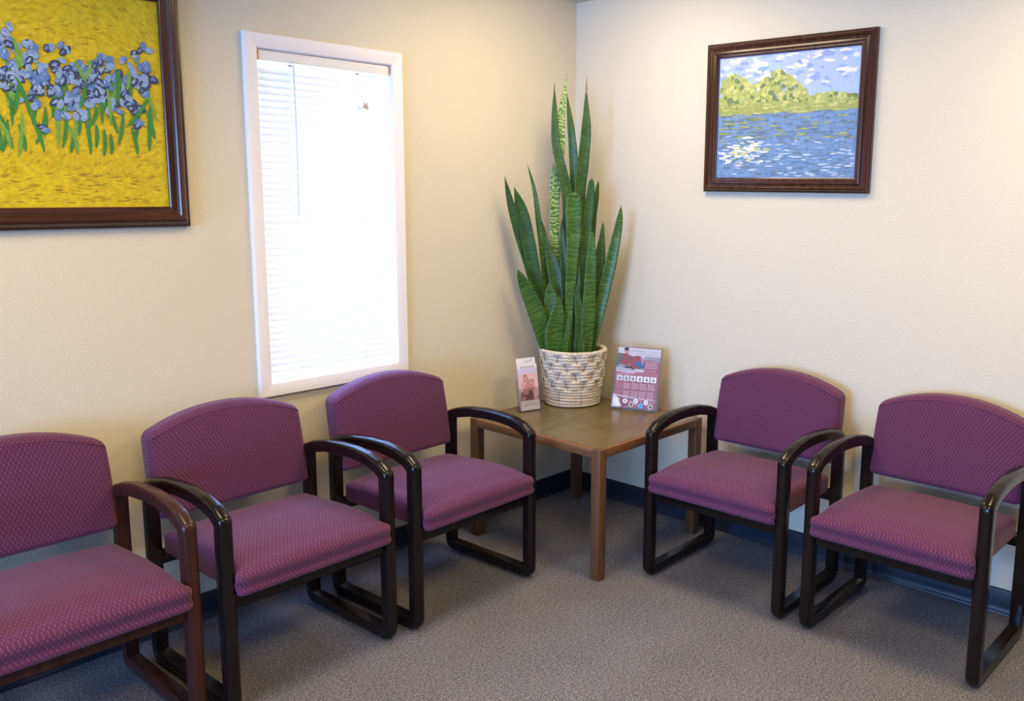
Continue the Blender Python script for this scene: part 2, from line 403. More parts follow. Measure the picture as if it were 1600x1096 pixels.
for x in (bx0 + 0.128, bx0 + 0.415):
    pts = [(x, by - .014, 1.975)]
    pts2 = [(x, by - .0142 + .001 * math.sin(k), 1.975 - k * (1.975 - .83) / 12) for k in range(13)]
    v, f = tube(pts2, 0.0009, 5); link('ladder_cord', mesh('ladder_cord', v, f), M_cord, bl)
    box('cord_clip', (x - .008, by - .016, 1.966), (x + .008, by - .006, 1.974), M_tan, bl)
v, f = join(tube([(-1.5525, by - .026, 1.972), (-1.5530, by - .030, 1.7), (-1.556, by - .028, 1.437)], 0.0042, 6))
wd = link('wand', sharp(mesh('wand', v, f), 40), M_wand, bl)
v, f = tube([(-1.5525, by - .014, 1.985), (-1.5525, by - .024, 1.983), (-1.5525, by - .027, 1.972), (-1.5525, by - .026, 1.960)], 0.0022, 6)
link('wand_hook', mesh('wand_hook', v, f), M_head, wd)
for k, x in enumerate((-1.249, -1.237)):
    zt = 1.865 - .004 * k
    v, f = tube([(x + .003, by - .021, 1.972), (x + .001, by - .024, 1.92), (x, by - .024, zt)], 0.0009, 5)
    pc = link('pull_cord', mesh('pull_cord', v, f), M_cord, bl)
    v, f = tube([(x, by - .024, zt + .002), (x, by - .024, zt - .004), (x, by - .024, zt - .016), (x, by - .024, zt - .022)], [.0025, .0040, .0065, .0055], 8)
    link('tassel', mesh('tassel', v, f), M_tan, pc)

# glazed entrance doors behind the camera's left shoulder
w2 = bpy.data.objects.new('door_1', None); C.objects.link(w2); struct(w2)
ex = ROOM_X - 0.08
for y0, y1 in ((-3.4, -2.103), (-2.097, -0.8)):
    for a, b in (((y0, .04), (y0 + .06, 2.1)), ((y1 - .06, .04), (y1, 2.1)), ((y0 + .06, .04), (y1 - .06, .16)), ((y0 + .06, 2.03), (y1 - .06, 2.1))):
        box('door_frame', (ex - .02, a[0], a[1]), (ex + .02, b[0], b[1]), M_vinyl, w2)
    box('pane', (ex - .003, y0 + .06, .16), (ex + .003, y1 - .06, 2.03), M_glass, w2)

# ------------------------------------------------------------------ chairs
D0 = 0.405
ctr = [(.639, .025), (.639, .594), (.602, .6175), (.545, .633), (.475, .640), (.400, .6395), (.310, .632), (.235, .616), (.178, .596), (.176, .025)]
rad = [.0215, .010, .05, .12, .2, .2, .2, .08, .022, .0215]
loop = fillet([(d - D0, z) for d, z in ctr], rad, True, 5)
# section: lateral (x) and outward offset (o); outer side well rounded, inner side barely
def sect():
    hw, hh = .0215, .0208
    c = [(-hw, -hh), (hw, -hh), (hw, hh), (-hw, hh)]
    return fillet(c, [.004, .004, .0165, .0165], True, 5)
SEC = sect()
def loop_piece(i0, i1):
    m = len(loop); ids = [i % m for i in range(i0, i1 + 1)]; vs = []; n = len(SEC)
    for i in ids:
        a = Vector(loop[i - 1]); b = Vector(loop[(i + 1) % m]); p = Vector(loop[i])
        t = (b - a).normalized(); e1 = (p - a).normalized(); e2 = (b - p).normalized()
        nrm = Vector((t.y, -t.x)); 
        k = 1 / max(.5, math.sqrt((1 + e1.dot(e2)) / 2))
        for (x, o) in SEC:
            q = p + nrm * (o * k); vs.append((x, q.x, q.y))
    fs = []
    for i in range(len(ids) - 1):
        for k in range(n): fs.append((i * n + k, i * n + (k + 1) % n, (i + 1) * n + (k + 1) % n, (i + 1) * n + k))
    fs.append(tuple(range(n))); fs.append(tuple(range(len(vs) - n, len(vs))))
    me = mesh('p', vs, fs); bm = bmesh.new(); bm.from_mesh(me); bmesh.ops.recalc_face_normals(bm, faces=bm.faces[:]); bm.to_mesh(me); bm.free()
    sharp(me, 50); return me
# indices of splits in the filleted loop (each corner contributes 6 points); start = bottom front corner
NL = len(loop)
me_front = loop_piece(5, 6)          # up the front
me_arm = loop_piece(6, 6 * 8 + 5)
me_rear = loop_piece(6 * 8 + 5, 6 * 9)
me_run = loop_piece(6 * 9, NL + 5)
for mm, nm in ((me_front, 'front_leg'), (me_arm, 'armrest'), (me_rear, 'rear_leg'), (me_run, 'runner')): mm.name = nm
def seat_mesh():
    vs, fs, uvs = rbox((.270, .2475, .0425), .026, (10, 14, 6), 4)
    out = []
    for v in vs:
        x, y, z = v
        if z < 0:
            qx = max(-.244, min(.244, x)); qy = max(-.2215, min(.2215, y)); dx, dy = x - qx, y - qy; h = math.hypot(dx, dy)
            if h > 1e-6: k_ = .026 * (h / .026) ** .3 / h; x, y = qx + dx * k_, qy + dy * k_
            dz = min(0, z + .0165); z = z - dz - .026 * (min(1, -dz / .026)) ** .5
        d = y + .4375; zz = z + .4125
        tz = max(0, z / .0425)
        if z > 0:
            zz += tz * (0.010 * (1 - (x / .27) ** 2) - 0.015 + 0.018 * max(0, min(1, (d - .19) / .25)))
            zz -= tz * 0.022 * max(0, (d - .52) / .165) ** 2
        f = max(0, min(1, (d - .655) / .012)); x2 = x * (.2655 / .270 * (1 - f) + 1.028 * f)
        if d > .62:
            g = math.exp(-((zz - .400) / .009) ** 2); y -= .009 * g * min(1, (d - .62) / .05)
            if zz < .39: y += .001
            yy = max(0, (zz - .40) / .05); y -= .010 * yy ** 2
        out.append((x2, y + .4375 - D0, zz))
    for i, (f, u) in enumerate(zip(fs, uvs)):
        n_ = (Vector(out[f[1]]) - Vector(out[f[0]])).cross(Vector(out[f[2]]) - Vector(out[f[1]]))
        a_ = max(range(3), key=lambda k: abs(n_[k]))
        if a_ == 1: uvs[i] = [(out[q][0], .30 - out[q][2]) for q in f]
        elif a_ == 0: uvs[i] = [(out[q][1], .30 - out[q][2]) for q in f]
        else: uvs[i] = [(out[q][0], out[q][1]) for q in f]
    return mesh('seat', out, fs, True, uvs)
BT = lambda x: .752 + .062 * (1 - min(1, abs(x) / .272) ** 2.1)
def back_point(x, t, v):
    """x lateral, t across thickness (-1 wall .. +1 front), v 0..1 up"""
    z = .482 + v * (BT(x) - .482)
    d = .1760 + t * .0375 - (z - .482) * .185
    return d, z
def back_mesh():
    vs, fs, uvs = rbox((.272, .0375, .15), .022, (14, 3, 10), 4)
    out = []
    for p in vs:
        x, y, zz = p; v = (zz + .15) / .30
        d, z = back_point(x, y / .0375, v)
        if y > 0: d += .009 * (1 - (x / .272) ** 2) * (1 - (2 * v - 1) ** 2)
        x *= 1 + .016 * math.sin(PI * min(1, max(0, v * 1.0)))
        out.append((x, d - D0, z))
    return mesh('backrest', out, [f for f in fs], True, uvs)
me_seat, me_back = seat_mesh(), back_mesh()
pts = []
for k in range(41):
    x = -.262 + .524 * k / 40; d, z = back_point(x, 1, .946); pts.append((x * 1.003, d - D0 + .0008, z))
v, f = tube(pts, .0017, 6); me_seam = mesh('seam', v, f)
me_frail = box_me('front_rail', (-.268, .622 - D0, .326), (.268, .646 - D0, .372), .003)
me_brail = box_me('back_rail', (-.268, .166 - D0, .330), (.268, .188 - D0, .376), .003)
bm = bmesh.new(); bmesh.ops.create_cone(bm, cap_ends=True, segments=14, radius1=.008, radius2=.008, depth=.006)
me_glide = bpy.data.meshes.new('glide'); bm.to_mesh(me_glide); bm.free()
def chair(label, x, y, rz, wood):
    t = thing('guest_armchair', label, 'chair', (x, y, 0), rz, 'plum waiting room armchairs')
    o = link('seat', me_seat, None, t); b = link('backrest', me_back, None, t)
    s = link('seam', me_seam, None, b)
    parts = [link('front_rail', me_frail, None, t), link('back_rail', me_brail, None, t)]
    for sx in (-1, 1):
        for mm, nm in ((me_front, 'front_leg'), (me_arm, 'armrest'), (me_rear, 'rear_leg'), (me_run, 'runner')):
            q = link(nm, mm, None, t); q.location = (sx * .288, 0, 0.0015); parts.append(q)
        for d in (.625, .195):
            g = link('glide', me_glide, None, t); g.location = (sx * .288, d - D0, .003)
            if not me_glide.materials: me_glide.materials.append(M_glide)
    for q in parts:
        if not q.data.materials: q.data.materials.append(wood)
        q.material_slots[0].link = 'OBJECT'; q.material_slots[0].material = wood
    return t
for me_ in (me_seat, me_back, me_seam): me_.materials.append(M_fabric)
def ch_left(c, d, a, label, wood=M_wood):
    d0 = d - .252; chair(label, c, -d0, PI + a, wood)
def ch_right(c, d, a, label, wood=M_wood):
    d0 = d - .252; chair(label, -d0, c, PI / 2 - a, wood)
ch_left(-1.2565, .6566, .0232, 'plum armchair under the window corner, between the wooden table and another armchair')
ch_left(-1.9385, .6555, .0164, 'plum armchair with espresso frame left of the window, middle of the left row')
ch_left(-2.600, .631, .0, 'plum armchair with reddish mahogany frame below the yellow painting', M_wood2)
ch_right(-1.2540, .6397, -.0183, 'plum armchair right of the wooden table, below the blue landscape painting')
ch_right(-1.9463, .6310, -.0012, 'plum armchair at the end of the right wall, farthest from the table')

# ------------------------------------------------------------------ corner table
tx0, tx1, ty0, ty1, TH = -0.808, -0.095, -0.858, -0.110, 0.540
tb = thing('corner_table', 'square brown wooden table with thick legs in the room corner', 'table', ((tx0 + tx1) / 2, (ty0 + ty1) / 2, 0))
hx, hy = (tx1 - tx0) / 2, (ty1 - ty0) / 2; lw, rh, rw = .044, .036, .020
box('tabletop', (-hx + rw - .001, -hy + rw - .001, TH - .024), (hx - rw + .001, hy - rw + .001, TH + .0006), M_tlam, tb)
for sx in (-1, 1):
    for sy in (-1, 1):
        x0 = sx * hx; y0 = sy * hy
        box('leg', (min(x0, x0 - sx * lw), min(y0, y0 - sy * lw), 0.001), (max(x0, x0 - sx * lw), max(y0, y0 - sy * lw), TH + .0002), M_tleg, tb, .0022)
for s in (-1, 1):
    y0, y1 = sorted((s * hy, s * (hy - rw))); box('edge_rail', (-hx + lw, y0, TH - rh), (hx - lw, y1, TH + .0002), M_trx, tb, .0022)
    x0, x1 = sorted((s * hx, s * (hx - rw))); box('edge_rail', (x0, -hy + lw, TH - rh), (x1, hy - lw, TH + .0002), M_try, tb, .0022)

# ------------------------------------------------------------------ basket of snake plant
PX, PY = -0.276, -0.241
bk = thing('woven_basket', 'round cream basket of coiled rope holding the snake plant', 'basket', (PX, PY, TH + .0035))
BH = 0.250
rprof = lambda z: .122 + (.150 - .122) * (z / BH) ** 0.9
NR = 18; pitch = BH / NR
NSTK = 11
def coil(i):
    z = (i + .5) * pitch; r0 = rprof(z); pts = []; seg = 120; ph = R.uniform(0, 6)
    grp = (i - 6) // 3; j = (i - 6) % 3
    for k in range(seg):
        th = 2 * PI * k / seg
        r = r0 + .0012 * math.sin(3 * th + ph); zz = z + .0010 * math.sin(2 * th + ph)
        if i >= 6:
            a = math.cos(NSTK * th + grp * PI + .5)
            r += .0055 * a; zz += (1 - j) * -.0030 * (a - 1) * .5 * -1 + .0016 * a
        pts.append((r * math.cos(th), r * math.sin(th), zz))
    v, f = tube(pts, .0074 if i < 6 else .0084, 8, True)
    return mesh('rope_coil', v, f)
for i in range(NR): link('rope_coil', coil(i), M_rope, bk)
# twisted rim, two strands
for s in (0, PI):
    pts = []; seg = 300
    for k in range(seg):
        th = 2 * PI * k / seg; a = 38 * th + s
        r = .151 + .0052 * math.cos(a); pts.append((r * math.cos(th), r * math.sin(th), BH + .004 + .0052 * math.sin(a)))
    v, f = tube(pts, .0062, 6, True); link('rim_strand', mesh('rim_strand', v, f), M_rope, bk)
# thin dark stitches crossing the bundles
st = []
for g in range(4):
    for k in range(NSTK):
        th = (2 * PI * k + (PI if g % 2 == 0 else 0) - .5 + PI * 0) / NSTK
        z0 = (6 + 3 * g) * pitch; z1 = z0 + 3 * pitch
        lean = .10 if (k + g) % 2 else -.10
        pts = [((rprof(z0 + (z1 - z0) * q / 4) + .0045) * math.cos(th + lean * (q / 4 - .5)), (rprof(z0 + (z1 - z0) * q / 4) + .0045) * math.sin(th + lean * (q / 4 - .5)), z0 + (z1 - z0) * q / 4) for q in range(5)]
        st.append(tube(pts, .0014, 5))
for k in range(8):
    th = 2 * PI * k / 8 + .25
    st.append(tube([((rprof(z) + .0068) * math.cos(th), (rprof(z) + .0068) * math.sin(th), z) for z in (.004, .03, .055, .078)], .0009, 5))
v, f = join(*st); o = link('twine_stitches', mesh('twine_stitches', v, f), M_twine, bk); o['kind'] = 'stuff'
vs = []; fs = []; n = 40
for (r, z) in ((.112, .003), (.143, BH + .002), (.139, BH + .002), (.108, .006)):
    for k in range(n): vs.append((r * math.cos(2 * PI * k / n), r * math.sin(2 * PI * k / n), z))
for q in range(3):
    for k in range(n): fs.append((q * n + k, q * n + (k + 1) % n, (q + 1) * n + (k + 1) % n, (q + 1) * n + k))
fs.append(tuple(reversed(range(n)))); fs.append(tuple(range(3 * n, 4 * n)))
link('gap_shade_cylinder', mesh('gap_shade_cylinder', vs, fs), M_gap_shade, bk)

pl = thing('snake_plant', 'tall snake plant with upright banded green leaves in the rope basket', 'plant', (PX, PY, TH + BH - .02))
vs = [(0, 0, .004)]; fs = []; rings = 5
for q in range(1, rings + 1):
    for k in range(n):
        r = .136 * q / rings; vs.append((r * math.cos(2 * PI * k / n), r * math.sin(2 * PI * k / n), R.uniform(-.003, .003)))
for k in range(n): fs.append((0, 1 + k, 1 + (k + 1) % n))
for q in range(rings - 1):
    for k in range(n): a = 1 + q * n; fs.append((a + k, a + n + k, a + n + (k + 1) % n, a + (k + 1) % n))
vb = [(.124 * math.cos(2 * PI * k / n), .124 * math.sin(2 * PI * k / n), -.05) for k in range(n)]; b0 = len(vs); vs += vb
a = 1 + (rings - 1) * n
for k in range(n): fs.append((a + k, b0 + k, b0 + (k + 1) % n, a + (k + 1) % n))
fs.append(tuple(reversed(range(b0, b0 + n))))
link('soil', mesh('soil', vs, fs), M_soil, pl)
SR = Vector((.655, -.755, 0)).normalized(); SF = Vector((.755, .655, 0)).normalized()
def crom(P, t):
    n = len(P) - 1; x = t * n; i = min(int(x), n - 1); f = x - i
    p0, p1, p2, p3 = P[max(i - 1, 0)], P[i], P[i + 1], P[min(i + 2, n)]
    return .5 * ((2 * p1) + (p2 - p0) * f + (2 * p0 - 5 * p1 + 4 * p2 - p3) * f * f + (3 * p1 - p0 - 3 * p2 + p3) * f ** 3)
def leaf(pts, wid, depth, m, yaw=0.0, tipw=0.0, fold=0.25, tip=None):
    """pts (tip first): sideways, height in cm from soil; depth (base, tip) in cm; wid = cm widths tip..base"""
    n = len(pts); P = []
    for i, (s, z) in enumerate(pts):
        f = 1 - i / (n - 1); d = depth[0] + (depth[1] - depth[0]) * f
        P.append(SR * (s / 100) + SF * (d / 100) + Vector((0, 0, z / 100)))
    P.reverse(); wd_ = list(reversed(wid)); m_ = 22; K = 7
    vs = []; uvrow = []; ln = 0; prev = None
    for i in range(m_ + 1):
        t = i / m_; c = crom(P, t); tg = (crom(P, min(1, t + .02)) - crom(P, max(0, t - .02))).normalized()
        if prev: ln += (c - prev).length
        prev = c
        x = t * (len(wd_) - 1); k = min(int(x), len(wd_) - 2); w = wd_[k] + (wd_[k + 1] - wd_[k]) * (x - k)
        if t > .9: w *= max(.03 + tipw, math.sqrt(max(0, 1 - ((t - .9) / .1) ** 2)) if tipw else 1 - (t - .9) / .1 * .9)
        ya = yaw + .25 * math.sin(3 * t + yaw * 7)
        side = (SR * math.cos(ya) + SF * math.sin(ya)); side = (side - tg * side.dot(tg)).normalized(); nr = side.cross(tg).normalized()
        if nr.dot(SF) > 0: nr = -nr
        w = w / 100 / max(.6, math.cos(ya)); th = .0035 * (1 - .6 * t)
        for sgn in (1, -1):
            for q in range(K):
                u = q / (K - 1) * 2 - 1
                if sgn < 0: u = -u
                off = -fold * w * .5 * (1 - u * u) + .0015 * math.sin(9 * t + 2 * u)
                edge = (1 - abs(u) ** 4)
                vs.append(c + side * (u * w * .5) + nr * (off + sgn * th * edge * .5 + sgn * .0003))
        uvrow.append(ln)
    n2 = 2 * K; fs = []; uvs = []
    for i in range(m_):
        for q in range(n2):
            q2 = (q + 1) % n2
            fs.append((i * n2 + q, i * n2 + q2, (i + 1) * n2 + q2, (i + 1) * n2 + q))
            uq = (q % K) / (K - 1) * .07 if q < K else .07 - (q % K) / (K - 1) * .07
            uq2 = (q2 % K) / (K - 1) * .07 if q2 < K else .07 - (q2 % K) / (K - 1) * .07
            uvs.append([(uq, uvrow[i]), (uq2, uvrow[i]), (uq2, uvrow[i + 1]), (uq, uvrow[i + 1])])
    fs.append(tuple(range(n2))); uvs.append([(0, 0)] * n2); fs.append(tuple(range(m_ * n2, (m_ + 1) * n2))); uvs.append([(0, ln)] * n2)
    me = mesh('leaf', vs, fs, True, uvs); bm = bmesh.new(); bm.from_mesh(me); bmesh.ops.recalc_face_normals(bm, faces=bm.faces[:]); bm.to_mesh(me); bm.free()
    o = link('leaf', me, m, pl)
    if tip: me.materials.append(M_leaft)
    if tip:
        for p in me.polygons:
            if p.index >= (m_ - 3) * n2 and p.index < m_ * n2: p.material_index = 1
    return o
def LP(L_):   # figure coordinates (sketch units) -> (sideways cm, height cm above soil)
    return [((x - 314) * .1245, (1056 - y) * .1262) for x, y in L_]
def LW(W_): return [x * .125 for x in W_]
leaf(LP([(66, 402), (90, 512), (120, 615), (158, 745), (194, 890), (225, 1060)]), LW([4, 30, 40, 38, 34, 30]), (2, -13), M_leaf, .2)
leaf(LP([(98, 438), (127, 530), (150, 645), (170, 750), (196, 870), (232, 1060)]), LW([6, 46, 52, 48, 42, 34]), (0, -11), M_leaf, -.15)
leaf(LP([(112, 728), (142, 800), (180, 890), (208, 980), (228, 1060)]), LW([10, 48, 62, 60, 44]), (-4, -13), M_leafb, .1)
leaf(LP([(142, 356), (168, 450), (184, 560), (199, 680), (212, 800), (235, 1050)]), LW([3, 14, 22, 24, 26, 26]), (2, -4), M_leafb, .3)
leaf(LP([(190, 545), (212, 640), (240, 730), (258, 830), (265, 940), (272, 1060)]), LW([3, 22, 52, 60, 52, 40]), (-2, 0), M_leaf, -.1)
leaf(LP([(283, 30), (272, 120), (262, 200), (263, 300), (252, 400), (240, 540), (246, 700), (266, 880), (285, 1060)]), LW([3, 18, 30, 28, 28, 34, 34, 32, 30]), (4, 3), M_leafp, .1)
leaf(LP([(236, 350), (232, 440), (233, 540), (240, 640), (252, 780), (280, 1060)]), LW([12, 22, 22, 24, 28, 28]), (6, 6), M_leafp, -.2)
leaf(LP([(238, 70), (240, 190), (246, 290), (268, 380), (288, 470), (292, 620), (298, 820), (300, 1060)]), LW([3, 24, 32, 36, 42, 40, 36, 32]), (0, 1), M_leaf, .15)
leaf(LP([(282, 100), (298, 220), (309, 330), (314, 440), (312, 620), (308, 850), (305, 1060)]), LW([4, 26, 33, 32, 34, 32, 30]), (5, 5), M_leaf, -.2)
leaf(LP([(355, 42), (354, 110), (355, 230), (346, 340), (335, 450), (330, 640), (324, 850), (320, 1060)]), LW([3, 8, 36, 42, 42, 40, 36, 32]), (2, 3), M_leaf, .1, tip=True)
leaf(LP([(313, 458), (313, 520), (314, 600), (309, 700), (301, 850), (290, 1060)]), LW([52, 58, 56, 44, 34, 30]), (-5, -6), M_leafb, .0, tipw=.2)
leaf(LP([(377, 405), (372, 480), (360, 600), (353, 750), (347, 900), (340, 1060)]), LW([16, 34, 42, 44, 40, 34]), (-1, -1), M_leaf, .1, tipw=.1)
leaf(LP([(403, 410), (396, 470), (384, 560), (376, 700), (366, 880), (352, 1060)]), LW([4, 20, 26, 28, 28, 28]), (4, 5), M_leaf, -.2)
leaf(LP([(421, 560), (419, 610), (408, 720), (388, 850), (370, 960), (357, 1060)]), LW([3, 18, 46, 54, 46, 36]), (1, 2), M_leaf, .1)
leaf(LP([(487, 500), (480, 570), (455, 700), (426, 830), (398, 950), (375, 1060)]), LW([4, 28, 44, 46, 42, 34]), (2, 0), M_leafb, -.15)
leaf(LP([(380, 596), (380, 680), (376, 780), (372, 900), (360, 1060)]), LW([14, 34, 44, 52, 44]), (-4, -5), M_leafb, .12, tipw=.1)
leaf(LP([(262, 825), (258, 890), (248, 970), (245, 1060)]), LW([6, 48, 76, 58]), (-7, -9), M_leafb, .1)
leaf(LP([(222, 785), (230, 830), (233, 900), (236, 980), (240, 1060)]), LW([8, 46, 60, 60, 46]), (-5, -6), M_leafb, -.15)
leaf(LP([(270, 550), (273, 640), (282, 760), (287, 900), (290, 1060)]), LW([8, 24, 32, 34, 30]), (-2, -2), M_leaf, .2)
leaf(LP([(327, 790), (334, 860), (340, 950), (338, 1060)]), LW([6, 30, 36, 32]), (-5, -6), M_leaf, .1)
leaf(LP([(352, 955), (348, 1000), (344, 1060)]), LW([6, 26, 28]), (-7, -8), M_leaf, -.1)
leaf(LP([(300, 900), (295, 960), (288, 1010), (285, 1060)]), LW([6, 18, 22, 24]), (-8, -9), M_leafb, .1)
leaf(LP([(322, 640), (326, 760), (324, 900), (316, 1060)]), LW([8, 30, 38, 36]), (-3, -4), M_leaf, -.1)

# ------------------------------------------------------------------ pictures
def frame_rail(P, Q, iw, prof, m, parent, pl_):
    """mitred moulding from outer corner P to Q; pl_ maps (u, z, height) -> world"""
    P = Vector(P); Q = Vector(Q); d = (Q - P).normalized(); iw = Vector(iw); vs = []; n = len(prof)
    for e, s in ((P, 1), (Q, -1)):
        for o, h in prof:
            q = e + iw * o + d * (o * s); vs.append(pl_(q.x, q.y, h))
    fs = [(i, (i + 1) % n, n + (i + 1) % n, n + i) for i in range(n)] + [tuple(range(n)), tuple(range(2 * n - 1, n - 1, -1))]
    me = mesh('frame_rail', vs, fs); bm = bmesh.new(); bm.from_mesh(me); bmesh.ops.recalc_face_normals(bm, faces=bm.faces[:]); bm.to_mesh(me); bm.free()
    sharp(me, 28); return link('frame_rail', me, m, parent)
PROF_L = [(0, 0), (0, .016), (.003, .019), (.007, .019), (.010, .022), (.014, .030), (.022, .036), (.029, .037), (.033, .034), (.036, .0345), (.039, .031), (.042, .0315), (.045, .027), (.060, .021), (.063, .022), (.066, .019), (.066, .004), (.03, .0)]
PROF_R = [(0, 0), (0, .018), (.003, .022), (.008, .024), (.012, .030), (.019, .033), (.024, .030), (.027, .026), (.031, .0255), (.036, .030), (.043, .031), (.047, .026), (.050, .0255), (.054, .026), (.057, .020), (.061, .018), (.061, .004), (.03, .0)]
def picture(label, cat, u0, u1, z0, z1, prof, plane):
    c = plane((u0 + u1) / 2, (z0 + z1) / 2, 0)
    t = thing('framed_painting', label, cat, c)
    pm = lambda u, z, h: Vector(plane(u, z, h)) - Vector(c)
    for P, Q, iw, m in (((u0, z0), (u0, z1), (1, 0), M_fr_v), ((u0, z1), (u1, z1), (0, -1), M_fr_h), ((u1, z1), (u1, z0), (-1, 0), M_fr_v), ((u1, z0), (u0, z0), (0, 1), M_fr_h)):
        frame_rail(P, Q, iw, prof, m, t, pm)
    return t, pm
def flat(name, u0, u1, z0, z1, h0, h1, pm, m, parent):
    vs = [pm(u, z, h) for h in (h0, h1) for (u, z) in ((u0, z0), (u1, z0), (u1, z1), (u0, z1))]
    fs = [(0, 1, 2, 3), (4, 5, 6, 7), (0, 1, 5, 4), (1, 2, 6, 5), (2, 3, 7, 6), (3, 0, 4, 7)]
    me = mesh(name, vs, fs, False); bm = bmesh.new(); bm.from_mesh(me); bmesh.ops.recalc_face_normals(bm, faces=bm.faces[:]); bm.to_mesh(me); bm.free()
    return link(name, me, m, parent)
class Dabs:
    """flat paint strokes laid on a canvas, one mesh, several colours"""
    def __init__(s, pm, h): s.pm = pm; s.h = h; s.vs = []; s.fs = []; s.mi = []; s.mats = []; s.k = 0
    def put(s, u, z, a, b, ang, m, n=8, bend=0.0):
        if m not in s.mats: s.mats.append(m)
        s.k += 1; h = s.h + s.k * 1.6e-6; o = len(s.vs); ca, sa = math.cos(ang), math.sin(ang)
        s.vs.append(s.pm(u, z, h + .00008))
        for i in range(n):
            t = 2 * PI * i / n; x = a * math.cos(t); y = b * math.sin(t) + bend * (x / a) ** 2 * a
            s.vs.append(s.pm(u + x * ca - y * sa, z + x * sa + y * ca, h))
        for i in range(n): s.fs.append((o, o + 1 + i, o + 1 + (i + 1) % n)); s.mi.append(s.mats.index(m))
    def done(s, parent):
        me = mesh('brush_strokes', s.vs, s.fs)
        for m in s.mats: me.materials.append(m)
        for p, i in zip(me.polygons, s.mi): p.material_index = i
        o = link('brush_strokes', me, None, parent); o['kind'] = 'stuff'; return o
def pc(name, r, g, b, var=.16):
    c = srgb(r, g, b); return painted(name, tuple(x * (1 - var) for x in c), tuple(min(1, x * (1 + var)) for x in c), 60)
# left: yellow abstract with a cloud of blue and green strokes
u0, u1, z0, z1 = -2.82, -1.966, 1.404, 2.180
fwL = .066
t, pm = picture('large yellow painting of loose blue blossoms in dark cherry frame, left of the window', 'painting', u0, u1, z0, z1, PROF_L, lambda u, z, h: (u, -h - .001, z))
Y1, Y2, Y3 = pc('yellow_paint', 205, 180, 22), pc('yellow_light_paint', 222, 203, 60), pc('ochre_paint', 186, 142, 34)
B1, B2, B3, B4 = pc('blue_paint', 88, 124, 182), pc('blue_pale_paint', 132, 160, 206), pc('blue_dark_paint', 48, 62, 105), pc('blue_white_paint', 180, 195, 222)
G1, G2 = pc('green_paint', 52, 128, 60), pc('green_light_paint', 110, 160, 70)
flat('canvas', u0 + fwL - .006, u1 - fwL + .006, z0 + fwL - .006, z1 - fwL + .006, .004, .012, pm, Y1, t)
a0, a1, c0, c1 = u0 + fwL + .006, u1 - fwL - .006, z0 + fwL + .006, z1 - fwL - .006
D = Dabs(pm, .0124)
for k in range(1500):
    u, z = R.uniform(a0 + .012, a1 - .012), R.uniform(c0 + .006, c1 - .006)
    if z < c0 + .10: D.put(u, z, .012, .0018, R.gauss(0, .12), R.choice((Y3, Y3, Y2, Y1)), 6)
    else:
        D.put(u, z, .010, .0016, .9 * math.sin(4 * u + 3 * z) + R.gauss(0, .25), R.choice((Y1, Y2, Y2, Y1, Y3)), 6)
def strokeline(Pu, Pz, Qu, Qz, w, m): D.put((Pu + Qu) / 2, (Pz + Qz) / 2, math.hypot(Qu - Pu, Qz - Pz) / 2, w, math.atan2(Qz - Pz, Qu - Pu), m, 12, .08)
for k in range(70):   # upright grassy strokes under a loose band of blue blossom
    u = R.uniform(a0 + .03, a1 - .03); l = R.uniform(.03, .07); z = R.uniform(c0 + .13 + l, c0 + .38); an = PI / 2 + R.gauss(0, .22)
    strokeline(u - l * math.cos(an), z - l * math.sin(an), u + l * math.cos(an), z + l * math.sin(an), .006, R.choice((G1, G1, G2)))
cx_, cz_ = a1 - .270, c0 + .36
def petal(u, z, r):
    for q in range(R.choice((2, 3, 3))):
        an = R.uniform(0, PI); x, y = u + R.gauss(0, r * .6), z + R.gauss(0, r * .6); b = r * R.uniform(.5, .8)
        if not (a0 + r * 1.2 < x < a1 - r * 1.2 and c0 + r * 1.2 < y < c1 - r * 1.2): continue
        (R.random() < .35 and D.put(x, y, r * 1.04, b * 1.06, an, B3, 10)); D.put(x, y, r, b, an, R.choice((B1, B1, B2, B2)), 10); D.put(x, y + b * .3, r * .7, b * .4, an, R.choice((B2, B4, B1)), 8); D.put(x - r * .3, y - b * .2, r * .5, b * .25, an + .3, R.choice((B2, B4)), 7)
for k in range(150):
    u = R.uniform(a0 + .03, a1 - .03); petal(u, c0 + .40 + .045 * math.sin(9 * u) + R.gauss(0, .062), R.uniform(.011, .018))
for k in range(22):
    u = R.uniform(a0 + .05, a1 - .05); l = R.uniform(.03, .06); an = PI / 2 + R.gauss(0, .3); z = R.uniform(c0 + .28, c0 + .46)
    strokeline(u - l * math.cos(an), z - l * math.sin(an), u + l * math.cos(an), z + l * math.sin(an), .006, R.choice((G1, G2)))
D.done(t)
# right: pale blue and green waterside colours in loose horizontal strokes
u0, u1, z0, z1 = -1.532, -0.773, 1.537, 2.158
fwR = .061
t, pm = picture('small blue and green waterside painting in dark cherry frame, on the right wall', 'painting', u0, u1, z0, z1, PROF_R, lambda u, z, h: (-h - .001, u, z))
S1, S2, S3 = pc('sky_paint', 170, 190, 232, .06), pc('cloud_paint', 226, 226, 240, .05), pc('sky_blue_paint', 140, 165, 220, .08)
T1, T2, T3 = pc('tree_paint', 165, 175, 95), pc('tree_light_paint', 195, 196, 120), pc('tree_dark_paint', 112, 130, 76)
W1, W2, W3, W4 = pc('water_paint', 112, 144, 186), pc('water_dark_paint', 108, 126, 140), pc('water_light_paint', 190, 204, 226), pc('water_green_paint', 160, 168, 92)
flat('canvas', u0 + fwR - .006, u1 - fwR + .006, z0 + fwR - .006, z1 - fwR + .006, .004, .012, pm, S1, t)
a0, a1, c0, c1 = u0 + fwR + .003, u1 - fwR - .003, z0 + fwR + .003, z1 - fwR - .003
